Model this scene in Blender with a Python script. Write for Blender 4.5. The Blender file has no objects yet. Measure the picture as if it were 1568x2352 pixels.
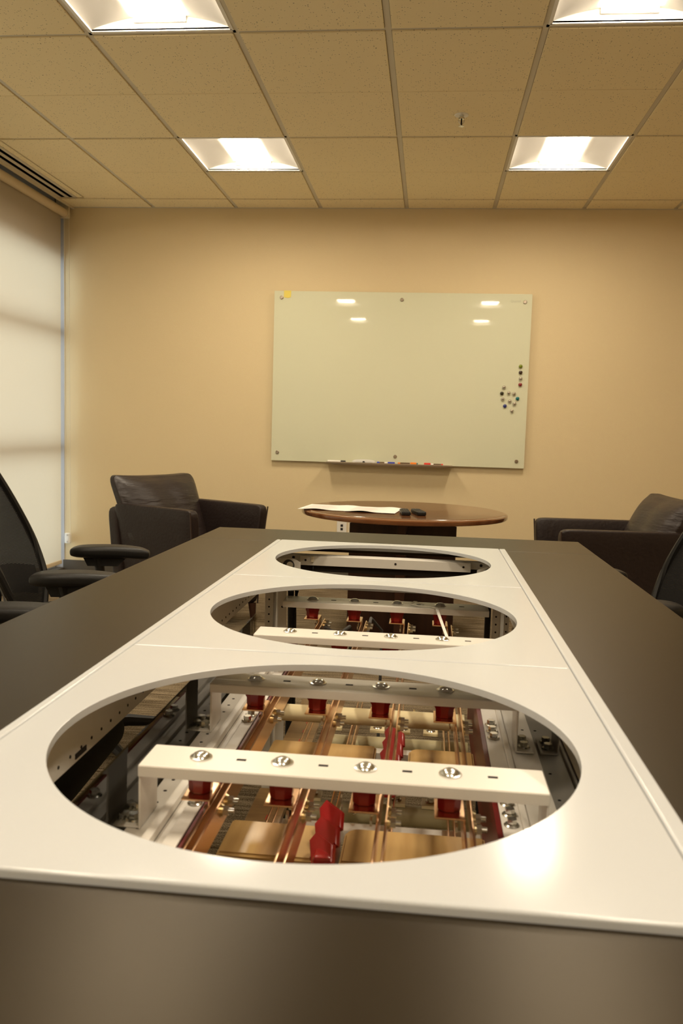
import bpy, bmesh, math, random
from mathutils import Vector, Matrix, Euler
random.seed(7)
PI = math.pi
SC = bpy.context.scene
COL = SC.collection

# ------------------------------------------------------------------ camera, world, exposure
ZC = 1.136
F_PX, YAW, PITCH, ROLL = 1953.8, -0.1005, -0.0946, 0.0298
cy, sy, cp, sp, cr, sr = math.cos(YAW), math.sin(YAW), math.cos(PITCH), math.sin(PITCH), math.cos(ROLL), math.sin(ROLL)
fwd = Vector((sy*cp, cy*cp, sp)); rt = Vector((cy, -sy, 0)); up = rt.cross(fwd)
r2 = rt*cr + up*sr; u2 = up*cr - rt*sr
cam_d = bpy.data.cameras.new('camera'); cam = bpy.data.objects.new('camera', cam_d); COL.objects.link(cam)
cam.matrix_world = Matrix(((r2.x, u2.x, -fwd.x, 0), (r2.y, u2.y, -fwd.y, 0), (r2.z, u2.z, -fwd.z, ZC), (0, 0, 0, 1)))
cam_d.sensor_fit = 'VERTICAL'; cam_d.sensor_height = 36; cam_d.sensor_width = 24
cam_d.lens = 36*F_PX/2352
cam_d.clip_start = 0.02; cam_d.clip_end = 200
cam_d.dof.use_dof = True; cam_d.dof.focus_distance = 2.7; cam_d.dof.aperture_fstop = 7.5
SC.camera = cam
w = bpy.data.worlds.new('world'); SC.world = w; w.use_nodes = True
w.node_tree.nodes['Background'].inputs[0].default_value = (0.66, 0.82, 1.0, 1)
SKY = 1.38
w.node_tree.nodes['Background'].inputs[1].default_value = SKY
SC.view_settings.view_transform = 'Standard'; SC.view_settings.look = 'None'
SC.view_settings.gamma = 1; SC.view_settings.use_curve_mapping = False
SC.view_settings.exposure = 1.72
LAMP_COL = (1.0, 0.86, 0.66); LAMP_STR = 19.0

# ------------------------------------------------------------------ materials
def mat(name, col, rough=0.5, metal=0.0, spec=0.5, bump=None, coat=0.0, trans=0.0, alpha=1.0, ior=1.45, var=None):
    m = bpy.data.materials.new(name); m.use_nodes = True
    nt = m.node_tree; b = nt.nodes['Principled BSDF']
    b.inputs['Base Color'].default_value = (*col, 1); b.inputs['Roughness'].default_value = rough
    b.inputs['Metallic'].default_value = metal; b.inputs['Specular IOR Level'].default_value = spec
    b.inputs['Coat Weight'].default_value = coat; b.inputs['Transmission Weight'].default_value = trans
    b.inputs['Alpha'].default_value = alpha; b.inputs['IOR'].default_value = ior
    if bump or var:
        tc = nt.nodes.new('ShaderNodeTexCoord')
    if bump:
        sc, st, *rest = bump
        mp = nt.nodes.new('ShaderNodeMapping'); nt.links.new(tc.outputs['Object'], mp.inputs[0])
        if rest: mp.inputs['Scale'].default_value = rest[0]
        n = nt.nodes.new('ShaderNodeTexNoise'); n.inputs['Scale'].default_value = sc; n.inputs['Detail'].default_value = 4
        nt.links.new(mp.outputs[0], n.inputs['Vector'])
        bp = nt.nodes.new('ShaderNodeBump'); bp.inputs['Strength'].default_value = st; bp.inputs['Distance'].default_value = 0.01
        nt.links.new(n.outputs[0], bp.inputs['Height']); nt.links.new(bp.outputs[0], b.inputs['Normal'])
    if var:
        sc, col2, scale = var
        mp2 = nt.nodes.new('ShaderNodeMapping'); nt.links.new(tc.outputs['Object'], mp2.inputs[0]); mp2.inputs['Scale'].default_value = scale
        n2 = nt.nodes.new('ShaderNodeTexNoise'); n2.inputs['Scale'].default_value = sc; n2.inputs['Detail'].default_value = 5
        nt.links.new(mp2.outputs[0], n2.inputs['Vector'])
        mx = nt.nodes.new('ShaderNodeMix'); mx.data_type = 'RGBA'
        mx.inputs[6].default_value = (*col, 1); mx.inputs[7].default_value = (*col2, 1)
        rp = nt.nodes.new('ShaderNodeMapRange'); rp.inputs[1].default_value = 0.35; rp.inputs[2].default_value = 0.65
        nt.links.new(n2.outputs[0], rp.inputs[0]); nt.links.new(rp.outputs[0], mx.inputs[0]); nt.links.new(mx.outputs[2], b.inputs['Base Color'])
    return m

M = {}
M['wall'] = mat('wall_paint', (0.72, 0.585, 0.355), 0.85, bump=(180, 0.12))
M['grid'] = mat('grid_paint', (0.62, 0.56, 0.44), 0.5)
M['white_metal'] = mat('white_enamel', (0.73, 0.695, 0.635), 0.3)
M['cover'] = mat('white_cover_enamel', (0.58, 0.60, 0.62), 0.16, spec=0.5)
M['dark_top'] = mat('dark_laminate', (0.0085, 0.0050, 0.0018), 0.33, spec=0.36, bump=(900, 0.05))
M['dark_top'].node_tree.nodes['Principled BSDF'].inputs['Specular Tint'].default_value = (1.0, 0.76, 0.40, 1)
M['base'] = mat('baseboard_rubber', (0.10, 0.085, 0.065), 0.6)
M['leather'] = mat('brown_leather', (0.019, 0.0115, 0.010), 0.45, spec=0.35, bump=(60, 0.22))
M['leather_wrinkle'] = mat('creased_leather', (0.022, 0.014, 0.012), 0.40, spec=0.45, bump=(9, 1.0, (1.0, 0.45, 3.0)))
M['seam'] = mat('leather_piping', (0.045, 0.028, 0.022), 0.35)
M['black_plastic'] = mat('black_plastic', (0.009, 0.008, 0.007), 0.45, spec=0.35, bump=(300, 0.08))
M['black_fabric'] = mat('black_fabric', (0.010, 0.009, 0.008), 0.9, bump=(700, 0.3))
M['copper'] = mat('copper', (0.86, 0.55, 0.33), 0.22, metal=1.0, bump=(30, 0.04, (30, 1, 30)))
M['steel'] = mat('zinc_steel', (0.72, 0.72, 0.68), 0.22, metal=1.0)
M['nickel'] = mat('brushed_nickel', (0.45, 0.38, 0.30), 0.3, metal=1.0)
M['yzinc'] = mat('yellow_zinc', (0.80, 0.68, 0.42), 0.25, metal=1.0)
M['red_dark'] = mat('dark_red_sheet', (0.12, 0.004, 0.003), 0.4)
M['red'] = mat('red_epoxy', (0.27, 0.005, 0.005), 0.28, coat=0.3)
M['resin'] = mat('tan_resin', (0.55, 0.36, 0.14), 0.22, coat=0.2, var=(3, (0.40, 0.24, 0.09), (8, 1, 8)))
M['board'] = mat('brown_laminate', (0.22, 0.13, 0.055), 0.3, var=(4, (0.30, 0.19, 0.08), (3, 30, 3)))
M['rod'] = mat('cream_fibreglass', (0.78, 0.68, 0.42), 0.3)
M['rod_dull'] = mat('olive_fibreglass', (0.40, 0.35, 0.20), 0.4)
M['hole'] = mat('dark_recess', (0.02, 0.015, 0.012), 0.9)
M['wood'] = mat('mahogany', (0.19, 0.075, 0.026), 0.14, coat=0.5, var=(2.5, (0.14, 0.050, 0.018), (1, 12, 12)))
M['wood_dark'] = mat('dark_mahogany', (0.05, 0.018, 0.009), 0.3, var=(2.5, (0.035, 0.012, 0.006), (12, 12, 1)))
M['paper'] = mat('paper', (0.85, 0.82, 0.76), 0.7)
M['ink'] = mat('printed_ink', (0.35, 0.32, 0.28), 0.8)
M['frame_blue'] = mat('window_aluminium', (0.55, 0.58, 0.62), 0.4, metal=0.2)
M['tube'] = mat('shade_tube_fabric', (0.70, 0.58, 0.40), 0.7)
M['white_plastic'] = mat('white_plastic', (0.80, 0.77, 0.70), 0.35)
M['cream_plastic'] = mat('cream_plastic', (0.75, 0.66, 0.48), 0.5)
M['yellow'] = mat('yellow_paper', (0.80, 0.66, 0.14), 0.8)
M['grey_plastic'] = mat('grey_plastic', (0.62, 0.60, 0.56), 0.35)
M['dark_grey'] = mat('dark_grey_felt', (0.06, 0.055, 0.05), 0.8)
M['wing'] = mat('lamp_reflector_white', (0.62, 0.60, 0.56), 0.6)
M['vent_black'] = mat('vent_black', (0.003, 0.0025, 0.002), 1.0, spec=0.0)
M['troffer'] = mat('lamp_housing_white', (0.86, 0.84, 0.80), 0.5)
for nm, c in (('blue', (0.02, 0.04, 0.42)), ('orange', (0.85, 0.22, 0.01)), ('redm', (0.65, 0.03, 0.015)), ('brown', (0.12, 0.07, 0.03)),
              ('green', (0.18, 0.22, 0.01)), ('teal', (0.01, 0.16, 0.16)), ('dkbrown', (0.05, 0.025, 0.01)), ('olive', (0.035, 0.028, 0.008)),
              ('maroon', (0.24, 0.02, 0.02)), ('navy', (0.04, 0.04, 0.13)), ('mag_blue', (0.03, 0.04, 0.2))):
    M[nm] = mat(nm + '_plastic', c, 0.3)
M['clear'] = mat('clear_plastic', (0.9, 0.86, 0.75), 0.08, trans=0.75, ior=1.3)

def nodes(name):
    m = bpy.data.materials.new(name); m.use_nodes = True
    return m, m.node_tree, m.node_tree.nodes['Principled BSDF']
# glass board: pale green back-painted glass
M['glassboard'] = mat('back_painted_glass', (0.68, 0.68, 0.50), 0.025, spec=0.45, ior=1.45)
# clear acrylic sheet
m = bpy.data.materials.new('clear_acrylic'); m.use_nodes = True; nt = m.node_tree; nt.nodes.clear()
o = nt.nodes.new('ShaderNodeOutputMaterial'); mx = nt.nodes.new('ShaderNodeMixShader'); tr = nt.nodes.new('ShaderNodeBsdfTransparent'); gl = nt.nodes.new('ShaderNodeBsdfGlossy')
fr = nt.nodes.new('ShaderNodeFresnel'); fr.inputs[0].default_value = 1.26; gl.inputs['Roughness'].default_value = 0.01
tr.inputs[0].default_value = (0.93, 0.91, 0.86, 1)
nt.links.new(fr.outputs[0], mx.inputs[0]); nt.links.new(tr.outputs[0], mx.inputs[1]); nt.links.new(gl.outputs[0], mx.inputs[2]); nt.links.new(mx.outputs[0], o.inputs[0])
M['acrylic'] = m
# window glass
m = m.copy(); m.name = 'window_glass'; M['window_glass'] = m
# roller shade: translucent cloth
m = bpy.data.materials.new('shade_cloth'); m.use_nodes = True; nt = m.node_tree; nt.nodes.clear()
o = nt.nodes.new('ShaderNodeOutputMaterial'); mx = nt.nodes.new('ShaderNodeMixShader'); df = nt.nodes.new('ShaderNodeBsdfDiffuse'); tl = nt.nodes.new('ShaderNodeBsdfTranslucent')
df.inputs[0].default_value = (0.62, 0.54, 0.43, 1); tl.inputs[0].default_value = (0.80, 0.66, 0.465, 1); mx.inputs[0].default_value = 0.35
nt.links.new(df.outputs[0], mx.inputs[1]); nt.links.new(tl.outputs[0], mx.inputs[2]); nt.links.new(mx.outputs[0], o.inputs[0])
M['shade'] = m
# lamp lens
m = bpy.data.materials.new('lamp_lens'); m.use_nodes = True; nt = m.node_tree; nt.nodes.clear()
o = nt.nodes.new('ShaderNodeOutputMaterial'); em = nt.nodes.new('ShaderNodeEmission'); em.inputs[0].default_value = (*LAMP_COL, 1); em.inputs[1].default_value = LAMP_STR
nt.links.new(em.outputs[0], o.inputs[0]); M['lens'] = m
# acoustic tile: fine dark pinholes
m, nt, b = nodes('acoustic_tile'); b.inputs['Roughness'].default_value = 0.95; b.inputs['Specular IOR Level'].default_value = 0.1
tc = nt.nodes.new('ShaderNodeTexCoord')
vo = nt.nodes.new('ShaderNodeTexVoronoi'); vo.inputs['Scale'].default_value = 95; nt.links.new(tc.outputs['Object'], vo.inputs['Vector'])
ns = nt.nodes.new('ShaderNodeTexNoise'); ns.inputs['Scale'].default_value = 60; nt.links.new(tc.outputs['Object'], ns.inputs['Vector'])
lt = nt.nodes.new('ShaderNodeMath'); lt.operation = 'MULTIPLY'; lt.inputs[1].default_value = 0.42; nt.links.new(ns.outputs[0], lt.inputs[0])
l2 = nt.nodes.new('ShaderNodeMath'); l2.operation = 'LESS_THAN'; nt.links.new(vo.outputs['Distance'], l2.inputs[0]); nt.links.new(lt.outputs[0], l2.inputs[1])
sx = nt.nodes.new('ShaderNodeSeparateColor'); nt.links.new(vo.outputs['Color'], sx.inputs[0])
g = nt.nodes.new('ShaderNodeMath'); g.operation = 'LESS_THAN'; g.inputs[1].default_value = 0.42; nt.links.new(sx.outputs[0], g.inputs[0])
mu = nt.nodes.new('ShaderNodeMath'); mu.operation = 'MULTIPLY'; nt.links.new(l2.outputs[0], mu.inputs[0]); nt.links.new(g.outputs[0], mu.inputs[1])
mc = nt.nodes.new('ShaderNodeMix'); mc.data_type = 'RGBA'; mc.inputs[6].default_value = (0.89, 0.76, 0.49, 1); mc.inputs[7].default_value = (0.40, 0.33, 0.21, 1)
nt.links.new(mu.outputs[0], mc.inputs[0]); nt.links.new(mc.outputs[2], b.inputs['Base Color']); M['tile'] = m
# carpet: streaky brown-grey loop pile, streaks along x
m, nt, b = nodes('carpet'); b.inputs['Roughness'].default_value = 1.0; b.inputs['Specular IOR Level'].default_value = 0.0
tc = nt.nodes.new('ShaderNodeTexCoord'); mp = nt.nodes.new('ShaderNodeMapping'); mp.inputs['Scale'].default_value = (1.6, 26, 1); nt.links.new(tc.outputs['Object'], mp.inputs[0])
n1 = nt.nodes.new('ShaderNodeTexNoise'); n1.inputs['Scale'].default_value = 3.0; n1.inputs['Detail'].default_value = 6; nt.links.new(mp.outputs[0], n1.inputs['Vector'])
n2 = nt.nodes.new('ShaderNodeTexNoise'); n2.inputs['Scale'].default_value = 260; nt.links.new(tc.outputs['Object'], n2.inputs['Vector'])
ad = nt.nodes.new('ShaderNodeMath'); ad.operation = 'ADD'; nt.links.new(n1.outputs[0], ad.inputs[0]); nt.links.new(n2.outputs[0], ad.inputs[1])
cr_ = nt.nodes.new('ShaderNodeValToRGB'); cr_.color_ramp.elements[0].position = 0.40; cr_.color_ramp.elements[0].color = (0.07, 0.05, 0.03, 1)
cr_.color_ramp.elements[1].position = 0.62; cr_.color_ramp.elements[1].color = (0.33, 0.26, 0.17, 1)
hf = nt.nodes.new('ShaderNodeMath'); hf.operation = 'MULTIPLY'; hf.inputs[1].default_value = 0.5; nt.links.new(ad.outputs[0], hf.inputs[0])
nt.links.new(hf.outputs[0], cr_.inputs[0]); nt.links.new(cr_.outputs[0], b.inputs['Base Color']); M['carpet'] = m
# office-chair mesh weave: fine see-through bars
m, nt, b = nodes('mesh_weave'); b.inputs['Base Color'].default_value = (0.012, 0.011, 0.010, 1); b.inputs['Roughness'].default_value = 0.9; b.inputs['Specular IOR Level'].default_value = 0.12
tc = nt.nodes.new('ShaderNodeTexCoord'); wv = nt.nodes.new('ShaderNodeTexWave'); wv.wave_type = 'BANDS'; wv.bands_direction = 'Z'; wv.inputs['Scale'].default_value = 75
nt.links.new(tc.outputs['Object'], wv.inputs['Vector'])
mr = nt.nodes.new('ShaderNodeMapRange'); mr.inputs[1].default_value = 0.0; mr.inputs[2].default_value = 0.5; mr.inputs[3].default_value = 0.90; mr.inputs[4].default_value = 1.0
nt.links.new(wv.outputs['Fac'], mr.inputs[0]); nt.links.new(mr.outputs[0], b.inputs['Alpha']); M['mesh'] = m

# ------------------------------------------------------------------ mesh helpers
class MB:
    def __init__(s): s.bm = bmesh.new(); s.mats = []
    def mi(s, m):
        if m not in s.mats: s.mats.append(m)
        return s.mats.index(m)
    def _fin(s, verts, m, T=None):
        if T is not None: bmesh.ops.transform(s.bm, matrix=T, verts=verts)
        i = s.mi(m)
        for f in {f for v in verts for f in v.link_faces}: f.material_index = i
    def box(s, x0, x1, y0, y1, z0, z1, m, bev=0.0, T=None, seg=2):
        r = bmesh.ops.create_cube(s.bm, size=1); vs = r['verts']
        bmesh.ops.transform(s.bm, matrix=Matrix.Translation(((x0+x1)/2, (y0+y1)/2, (z0+z1)/2)) @ Matrix.Diagonal((abs(x1-x0), abs(y1-y0), abs(z1-z0), 1)), verts=vs)
        if bev:
            es = list({e for v in vs for e in v.link_edges})
            rr = bmesh.ops.bevel(s.bm, geom=es, offset=bev, segments=seg, affect='EDGES', profile=0.5)
            vs = list({v for f in rr['faces'] for v in f.verts} | {v for v in vs if v.is_valid})
        s._fin(vs, m, T); return s
    def cyl(s, p, q, r0, m, r1=None, n=20, T=None, cap=True):
        p = Vector(p); q = Vector(q); d = q - p
        r = bmesh.ops.create_cone(s.bm, cap_ends=cap, segments=n, radius1=r0, radius2=r0 if r1 is None else r1, depth=d.length)
        X = Matrix.Translation((p+q)/2) @ d.to_track_quat('Z', 'Y').to_matrix().to_4x4()
        s._fin(r['verts'], m, X if T is None else T @ X); return s
    def lathe(s, prof, m, n=32, T=None, close=True):
        rings = []
        for (r, z) in prof:
            if r < 1e-6: rings.append([s.bm.verts.new((0, 0, z))])
            else: rings.append([s.bm.verts.new((r*math.cos(2*PI*k/n), r*math.sin(2*PI*k/n), z)) for k in range(n)])
        for a, b in zip(rings, rings[1:]):
            for k in range(n):
                k2 = (k+1) % n
                if len(a) == 1 and len(b) == 1: continue
                if len(a) == 1: s.bm.faces.new((a[0], b[k2], b[k]))
                elif len(b) == 1: s.bm.faces.new((a[k], a[k2], b[0]))
                else: s.bm.faces.new((a[k], a[k2], b[k2], b[k]))
        s._fin([v for r in rings for v in r], m, T); return s
    def tube(s, pts, rad, m, n=10, T=None, flat=None):
        pts = [Vector(p) for p in pts]; rings = []
        rr = rad if hasattr(rad, '__len__') else [rad]*len(pts)
        for i, p in enumerate(pts):
            d = (pts[min(i+1, len(pts)-1)] - pts[max(i-1, 0)]).normalized()
            a = d.cross(Vector((0, 0, 1)));
            if a.length < 0.05: a = d.cross(Vector((0, 1, 0)))
            a.normalize(); b = a.cross(d)
            fl = flat or 1.0
            rings.append([s.bm.verts.new(p + a*math.cos(2*PI*k/n)*rr[i] + b*math.sin(2*PI*k/n)*rr[i]*fl) for k in range(n)])
        for a, b in zip(rings, rings[1:]):
            for k in range(n): s.bm.faces.new((a[k], a[(k+1) % n], b[(k+1) % n], b[k]))
        s.bm.faces.new(rings[0]); s.bm.faces.new(rings[-1][::-1])
        s._fin([v for r in rings for v in r], m, T); return s
    def grid(s, fn, nu, nv, m, T=None, closed_u=False):
        g = [[s.bm.verts.new(fn(i/nu, j/nv)) for j in range(nv+1)] for i in range(nu+1)]
        for i in range(nu):
            for j in range(nv): s.bm.faces.new((g[i][j], g[i+1][j], g[i+1][j+1], g[i][j+1]))
        s._fin([v for r in g for v in r], m, T); return s
    def prism(s, pts, z0, z1, m, T=None, bev=0.0):
        a = [s.bm.verts.new((x, y, z0)) for x, y in pts]; b = [s.bm.verts.new((x, y, z1)) for x, y in pts]
        f1 = s.bm.faces.new(a[::-1]); f2 = s.bm.faces.new(b); n = len(pts)
        for k in range(n): s.bm.faces.new((a[k], a[(k+1) % n], b[(k+1) % n], b[k]))
        vs = a + b
        if bev:
            es = [e for e in f2.edges] + [e for e in f1.edges]
            rr = bmesh.ops.bevel(s.bm, geom=es, offset=bev, segments=3, affect='EDGES')
            vs = list({v for f in rr['faces'] for v in f.verts} | {v for v in vs if v.is_valid})
        s._fin(vs, m, T); return s
    def build(s, name, parent=None, smooth=True, loc=None):
        bmesh.ops.remove_doubles(s.bm, verts=s.bm.verts, dist=1e-6)
        bmesh.ops.recalc_face_normals(s.bm, faces=s.bm.faces)
        me = bpy.data.meshes.new(name)
        if smooth:
            for f in s.bm.faces: f.smooth = True
            for e in s.bm.edges:
                if len(e.link_faces) == 2 and e.calc_face_angle(0) > 0.6: e.smooth = False
        s.bm.to_mesh(me); s.bm.free()
        for m in s.mats: me.materials.append(m)
        o = bpy.data.objects.new(name, me); COL.objects.link(o)
        if parent: o.parent = parent
        if loc: o.location = loc
        if smooth and len(me.polygons) < 20000:
            wn = o.modifiers.new('wn', 'WEIGHTED_NORMAL'); wn.keep_sharp = True; wn.weight = 80; wn.mode = 'FACE_AREA'
        return o
def tag(o, label, cat, group=None):
    o['label'] = label; o['category'] = cat
    if group: o['group'] = group
    return o
def thing(name, label, cat, loc=(0, 0, 0), rz=0, group=None):
    o = bpy.data.objects.new(name, None); COL.objects.link(o); o.location = loc; o.rotation_euler = (0, 0, rz)
    o.empty_display_size = 0.1
    return tag(o, label, cat, group)
def struct(o): o['kind'] = 'structure'; return o
def dup(root, label=None, loc=None, rz=None, parent=None):
    r = root.copy(); COL.objects.link(r)
    if label: r['label'] = label
    if loc is not None: r.location = loc
    if rz is not None: r.rotation_euler = (0, 0, rz)
    if parent: r.parent = parent
    for ch in list(root.children):
        c = ch.copy(); COL.objects.link(c); c.parent = r
        for gch in list(ch.children):
            d = gch.copy(); COL.objects.link(d); d.parent = c
    return r
def Tm(x=0, y=0, z=0, rx=0, ry=0, rz=0): return Matrix.Translation((x, y, z)) @ Euler((rx, ry, rz)).to_matrix().to_4x4()

# ------------------------------------------------------------------ room shell
XL, XR, YB, YF = -2.735, 3.1, -2.2, 6.183
ZT = 2.711      # tile face
struct(MB().box(XL-0.3, XR+0.1, YB-0.1, YF+0.1, -0.1, 0, M['carpet']).build('floor'))
struct(MB().box(XL-0.3, XR+0.1, YF, YF+0.1, 0, 3.0, M['wall']).build('wall_back'))
struct(MB().box(XR, XR+0.1, YB, YF, 0, 3.0, M['wall']).build('wall_right'))
struct(MB().box(XL-0.3, XR+0.1, YB-0.1, YB, 0, 3.0, M['wall']).build('wall_front'))
struct(MB().box(XL-0.01, XR, YF-0.008, YF, 0, 0.10, M['base'], 0.002).build('baseboard_back'))
struct(MB().box(XR-0.008, XR, YB, YF-0.008, 0, 0.10, M['base'], 0.002).build('baseboard_right'))
# ceiling: 2x4 ft scored tiles dropping just below the grid
GX0, GY0, T = -1.4455, 3.505, 0.61
DX0 = -2.655        # edge of the ceiling at the shade pocket
LIGHTS = [(0, -1), (3, -1), (0, 2), (3, 2), (0, -4), (3, -4), (0, -7), (3, -7)]
tiles = MB()
def tile(x0, x1, y0, y1):
    x0 = max(x0, DX0); x1 = min(x1, XR); y0 = max(y0, YB); y1 = min(y1, YF)
    if x1-x0 < 0.03 or y1-y0 < 0.02: return
    g = 0.014
    tiles.box(x0+g if x0 > DX0 else x0, x1-g, y0, y1, ZT, ZT+0.02, M['tile'], 0.0015, seg=1)
for k in range(-3, 9):
    for j in range(-10, 6):
        if (k, j) in LIGHTS: continue
        x0, x1 = GX0+k*T, GX0+(k+1)*T; y0, y1 = GY0+j*T, GY0+(j+1)*T
        main0 = (j % 2 == 0); lo = 0.013 if main0 else 0.0022; hi = 0.0022 if main0 else 0.013
        if (k, j-1) in LIGHTS: lo = 0.013
        if (k, j+1) in LIGHTS: hi = 0.013
        if k == -2 and j < 4: x0 = -2.49      # slot diffuser takes the outer strip
        if k == -3 and j < 4: continue
        tile(x0, x1, y0+lo, y1-hi)
tiles.box(-2.52, -2.47, YB, 5.905, ZT, ZT+0.02, M['tile'])
struct(tiles.build('ceiling'))
grid = MB()
for k in range(-2, 9):
    x = GX0+k*T
    if DX0 < x < XR: grid.box(x-0.012, x+0.012, YB, YF, ZT+0.006, ZT+0.03, M['grid'])
for j in range(-10, 6):
    y = GY0+j*T
    if j % 2 == 0 and y < YF:
        grid.box(-2.4, XR, y-0.0115, y+0.0115, ZT+0.0065, ZT+0.03, M['grid'])
for (k, j) in LIGHTS:
    for jj in (j, j+1):
        y = GY0+jj*T
        if jj % 2 or True: grid.box(GX0+k*T, GX0+(k+1)*T, y-0.0115, y+0.0115, ZT+0.006, ZT+0.03, M['grid'])
grid.box(DX0, XR, YF-0.02, YF, ZT-0.001, ZT+0.03, M['grid'])
# solid sheet above the grid, with the lamp openings left free
ab = MB()
xs = sorted({DX0, XR} | {GX0+k*T+d for (k, j) in LIGHTS for d in (0, T)}); ys = sorted({YB, YF} | {GY0+j*T+d for (k, j) in LIGHTS for d in (0, T)})
for a, b in zip(xs, xs[1:]):
    for c, d in zip(ys, ys[1:]):
        cx_, cy_ = (a+b)/2, (c+d)/2
        if any(GX0+k*T < cx_ < GX0+(k+1)*T and GY0+j*T < cy_ < GY0+(j+1)*T for k, j in LIGHTS): continue
        ab.box(a, b, c, d, ZT+0.022, ZT+0.05, M['grid'])
struct(grid.build('trim_1'))
struct(ab.build('trim_2'))
# window wall behind the shade
win = MB()
XW = -2.80
fm = M['frame_blue']
win.box(XW-0.06, XW, YB, YF, 0.0, 0.055, fm); win.box(XW-0.06, XW, YB, YF, 2.33, 3.0, fm)  # unseen header, extended downward to darken the top of the shade cloth
for z in (0.945, 1.80): win.box(XW-0.07, XW+0.015, YB, YF, z-0.035, z+0.035, fm, 0.004)
win.box(XW-0.06, XW, YF-0.018, YF, 0, 3.0, fm)
for y in (4.55, 2.9, 1.25, -0.4, -2.15): win.box(XW-0.06, XW, y-0.03, y+0.03, 0.0, 3.0, fm, 0.004)
wo = struct(win.build('window_1'))
struct(MB().box(XW-0.035, XW-0.029, YB, YF, 0.05, 2.82, M['window_glass']).build('window_2'))
struct(MB().box(XW-0.06, DX0-0.0, YB, YF, 2.80, 2.84, M['frame_blue']).box(DX0-0.02, DX0, YB, YF, ZT-0.012, 2.80, M['cream_plastic'], 0.002).build('trim_3'))
struct(MB().box(XW, XL+0.0, YB, YF, 0, 0.04, M['base']).build('trim_4'))

M['jamb'] = mat('jamb_paint', (0.48, 0.48, 0.50), 0.6)
struct(MB().box(XW-0.02, XL, YF-0.005, YF, 0.04, 2.72, M['jamb']).build('trim_5'))
# ------------------------------------------------------------------ roller shade
sh = thing('roller_shade', 'cream roller shade drawn down over the tall window left of the beige wall', 'window shade', (XL+0.03, 3.0, 2.655))
MB().cyl((0, -4.6, 0), (0, 3.11, 0), 0.030, M['tube'], n=28).build('roller_tube', sh)
MB().grid(lambda u, v: Vector((-0.022 + 0.0015*math.sin(9*u), -4.6 + 7.70*u, -0.02 - 2.535*v)), 60, 2, M['shade']).build('shade_cloth', sh)
MB().box(-0.032, -0.012, -4.6, 3.10, -2.575, -2.545, M['tube'], 0.006).build('bottom_bar', sh)
MB().box(-0.035, 0.035, 3.115, 3.135, -0.035, 0.06, M['cream_plastic'], 0.004).cyl((0, 3.105, 0), (0, 3.14, 0), 0.034, M['cream_plastic']).build('bracket', sh)
ch = MB()
for dx, zb in ((-0.008, -2.36), (0.030, -2.36)):
    ch.cyl((dx, 3.125, -0.01), (dx, 3.15, zb), 0.0022, M['cream_plastic'], n=8)
ch.build('pull_chain', sh)
MB().box(-0.012, 0.034, 3.135, 3.165, -2.425, -2.345, M['white_plastic'], 0.008).cyl((0.011, 3.137, -2.36), (0.011, 3.13, -2.36), 0.006, M['grey_plastic'], n=12).cyl((0.011, 3.137, -2.41), (0.011, 3.13, -2.41), 0.005, M['grey_plastic'], n=12).build('chain_guide', sh)

# linear slot diffuser
vt = thing('slot_diffuser', 'long two-slot black linear air vent in the ceiling beside the window', 'air vent', (-2.585, 4.0, ZT))
MB().box(-0.07, -0.045, -3.5, 1.905, -0.003, 0.018, M['grid']).box(-0.015, 0.013, -3.5, 1.905, -0.003, 0.018, M['grid']).box(0.042, 0.066, -3.5, 1.905, -0.003, 0.018, M['grid']).box(-0.07, 0.066, 1.897, 1.905, -0.003, 0.018, M['grid']).build('frame', vt)
MB().box(-0.045, -0.015, -3.5, 1.897, -0.001, 0.018, M['vent_black']).build('slot', vt)
MB().box(0.013, 0.042, -3.5, 1.897, -0.001, 0.018, M['vent_black']).build('slot', vt)

# ------------------------------------------------------------------ ceiling lamps
def make_lamp():
    t = thing('ceiling_lamp', '', 'ceiling light', (0, 0, ZT), 0, 'square recessed ceiling lights')
    h = 0.292
    fr = MB()
    for a in (-1, 1):
        fr.box(a*h-0.007, a*h+0.007, -h, h, 0.004, 0.014, M['troffer']); fr.box(-h, h, a*h-0.007, a*h+0.007, 0.004, 0.014, M['troffer'])
    fr.build('frame', t)
    W_ = 0.285
    arc = lambda u: 0.012 + 0.052*math.sin(PI*u)**0.8
    MB().grid(lambda u, v: Vector((-W_ + 2*W_*u, -W_ + 2*W_*v, arc(u))), 32, 4, M['wing']).build('reflector', t)
    for s_ in (-1, 1):
        MB().grid(lambda u, v: Vector((-W_ + 2*W_*u, s_*W_, 0.008 + (arc(u)-0.006)*v)), 32, 2, M['troffer']).build('end_plate', t)
    ln = MB()
    ln.grid(lambda u, v: Vector((-0.105 + 0.21*u, -0.272 + 0.544*v, 0.051 - 0.007*math.sin(PI*u))), 12, 2, M['lens'])
    ln.build('lens', t)
    MB().box(-0.108, 0.108, 0.272, 0.277, 0.034, 0.060, M['troffer']).build('lens_cap', t)
    MB().box(-0.108, 0.108, -0.277, -0.272, 0.034, 0.060, M['troffer']).build('lens_cap', t)
    MB().box(-0.295, 0.295, -0.295, 0.295, 0.105, 0.11, M['troffer']).box(-0.297, -0.293, -0.295, 0.295, 0.012, 0.11, M['troffer']).box(0.293, 0.297, -0.295, 0.295, 0.012, 0.11, M['troffer']).box(-0.295, 0.295, 0.293, 0.297, 0.012, 0.11, M['troffer']).box(-0.295, 0.295, -0.297, -0.293, 0.012, 0.11, M['troffer']).build('housing', t)
    return t
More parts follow.
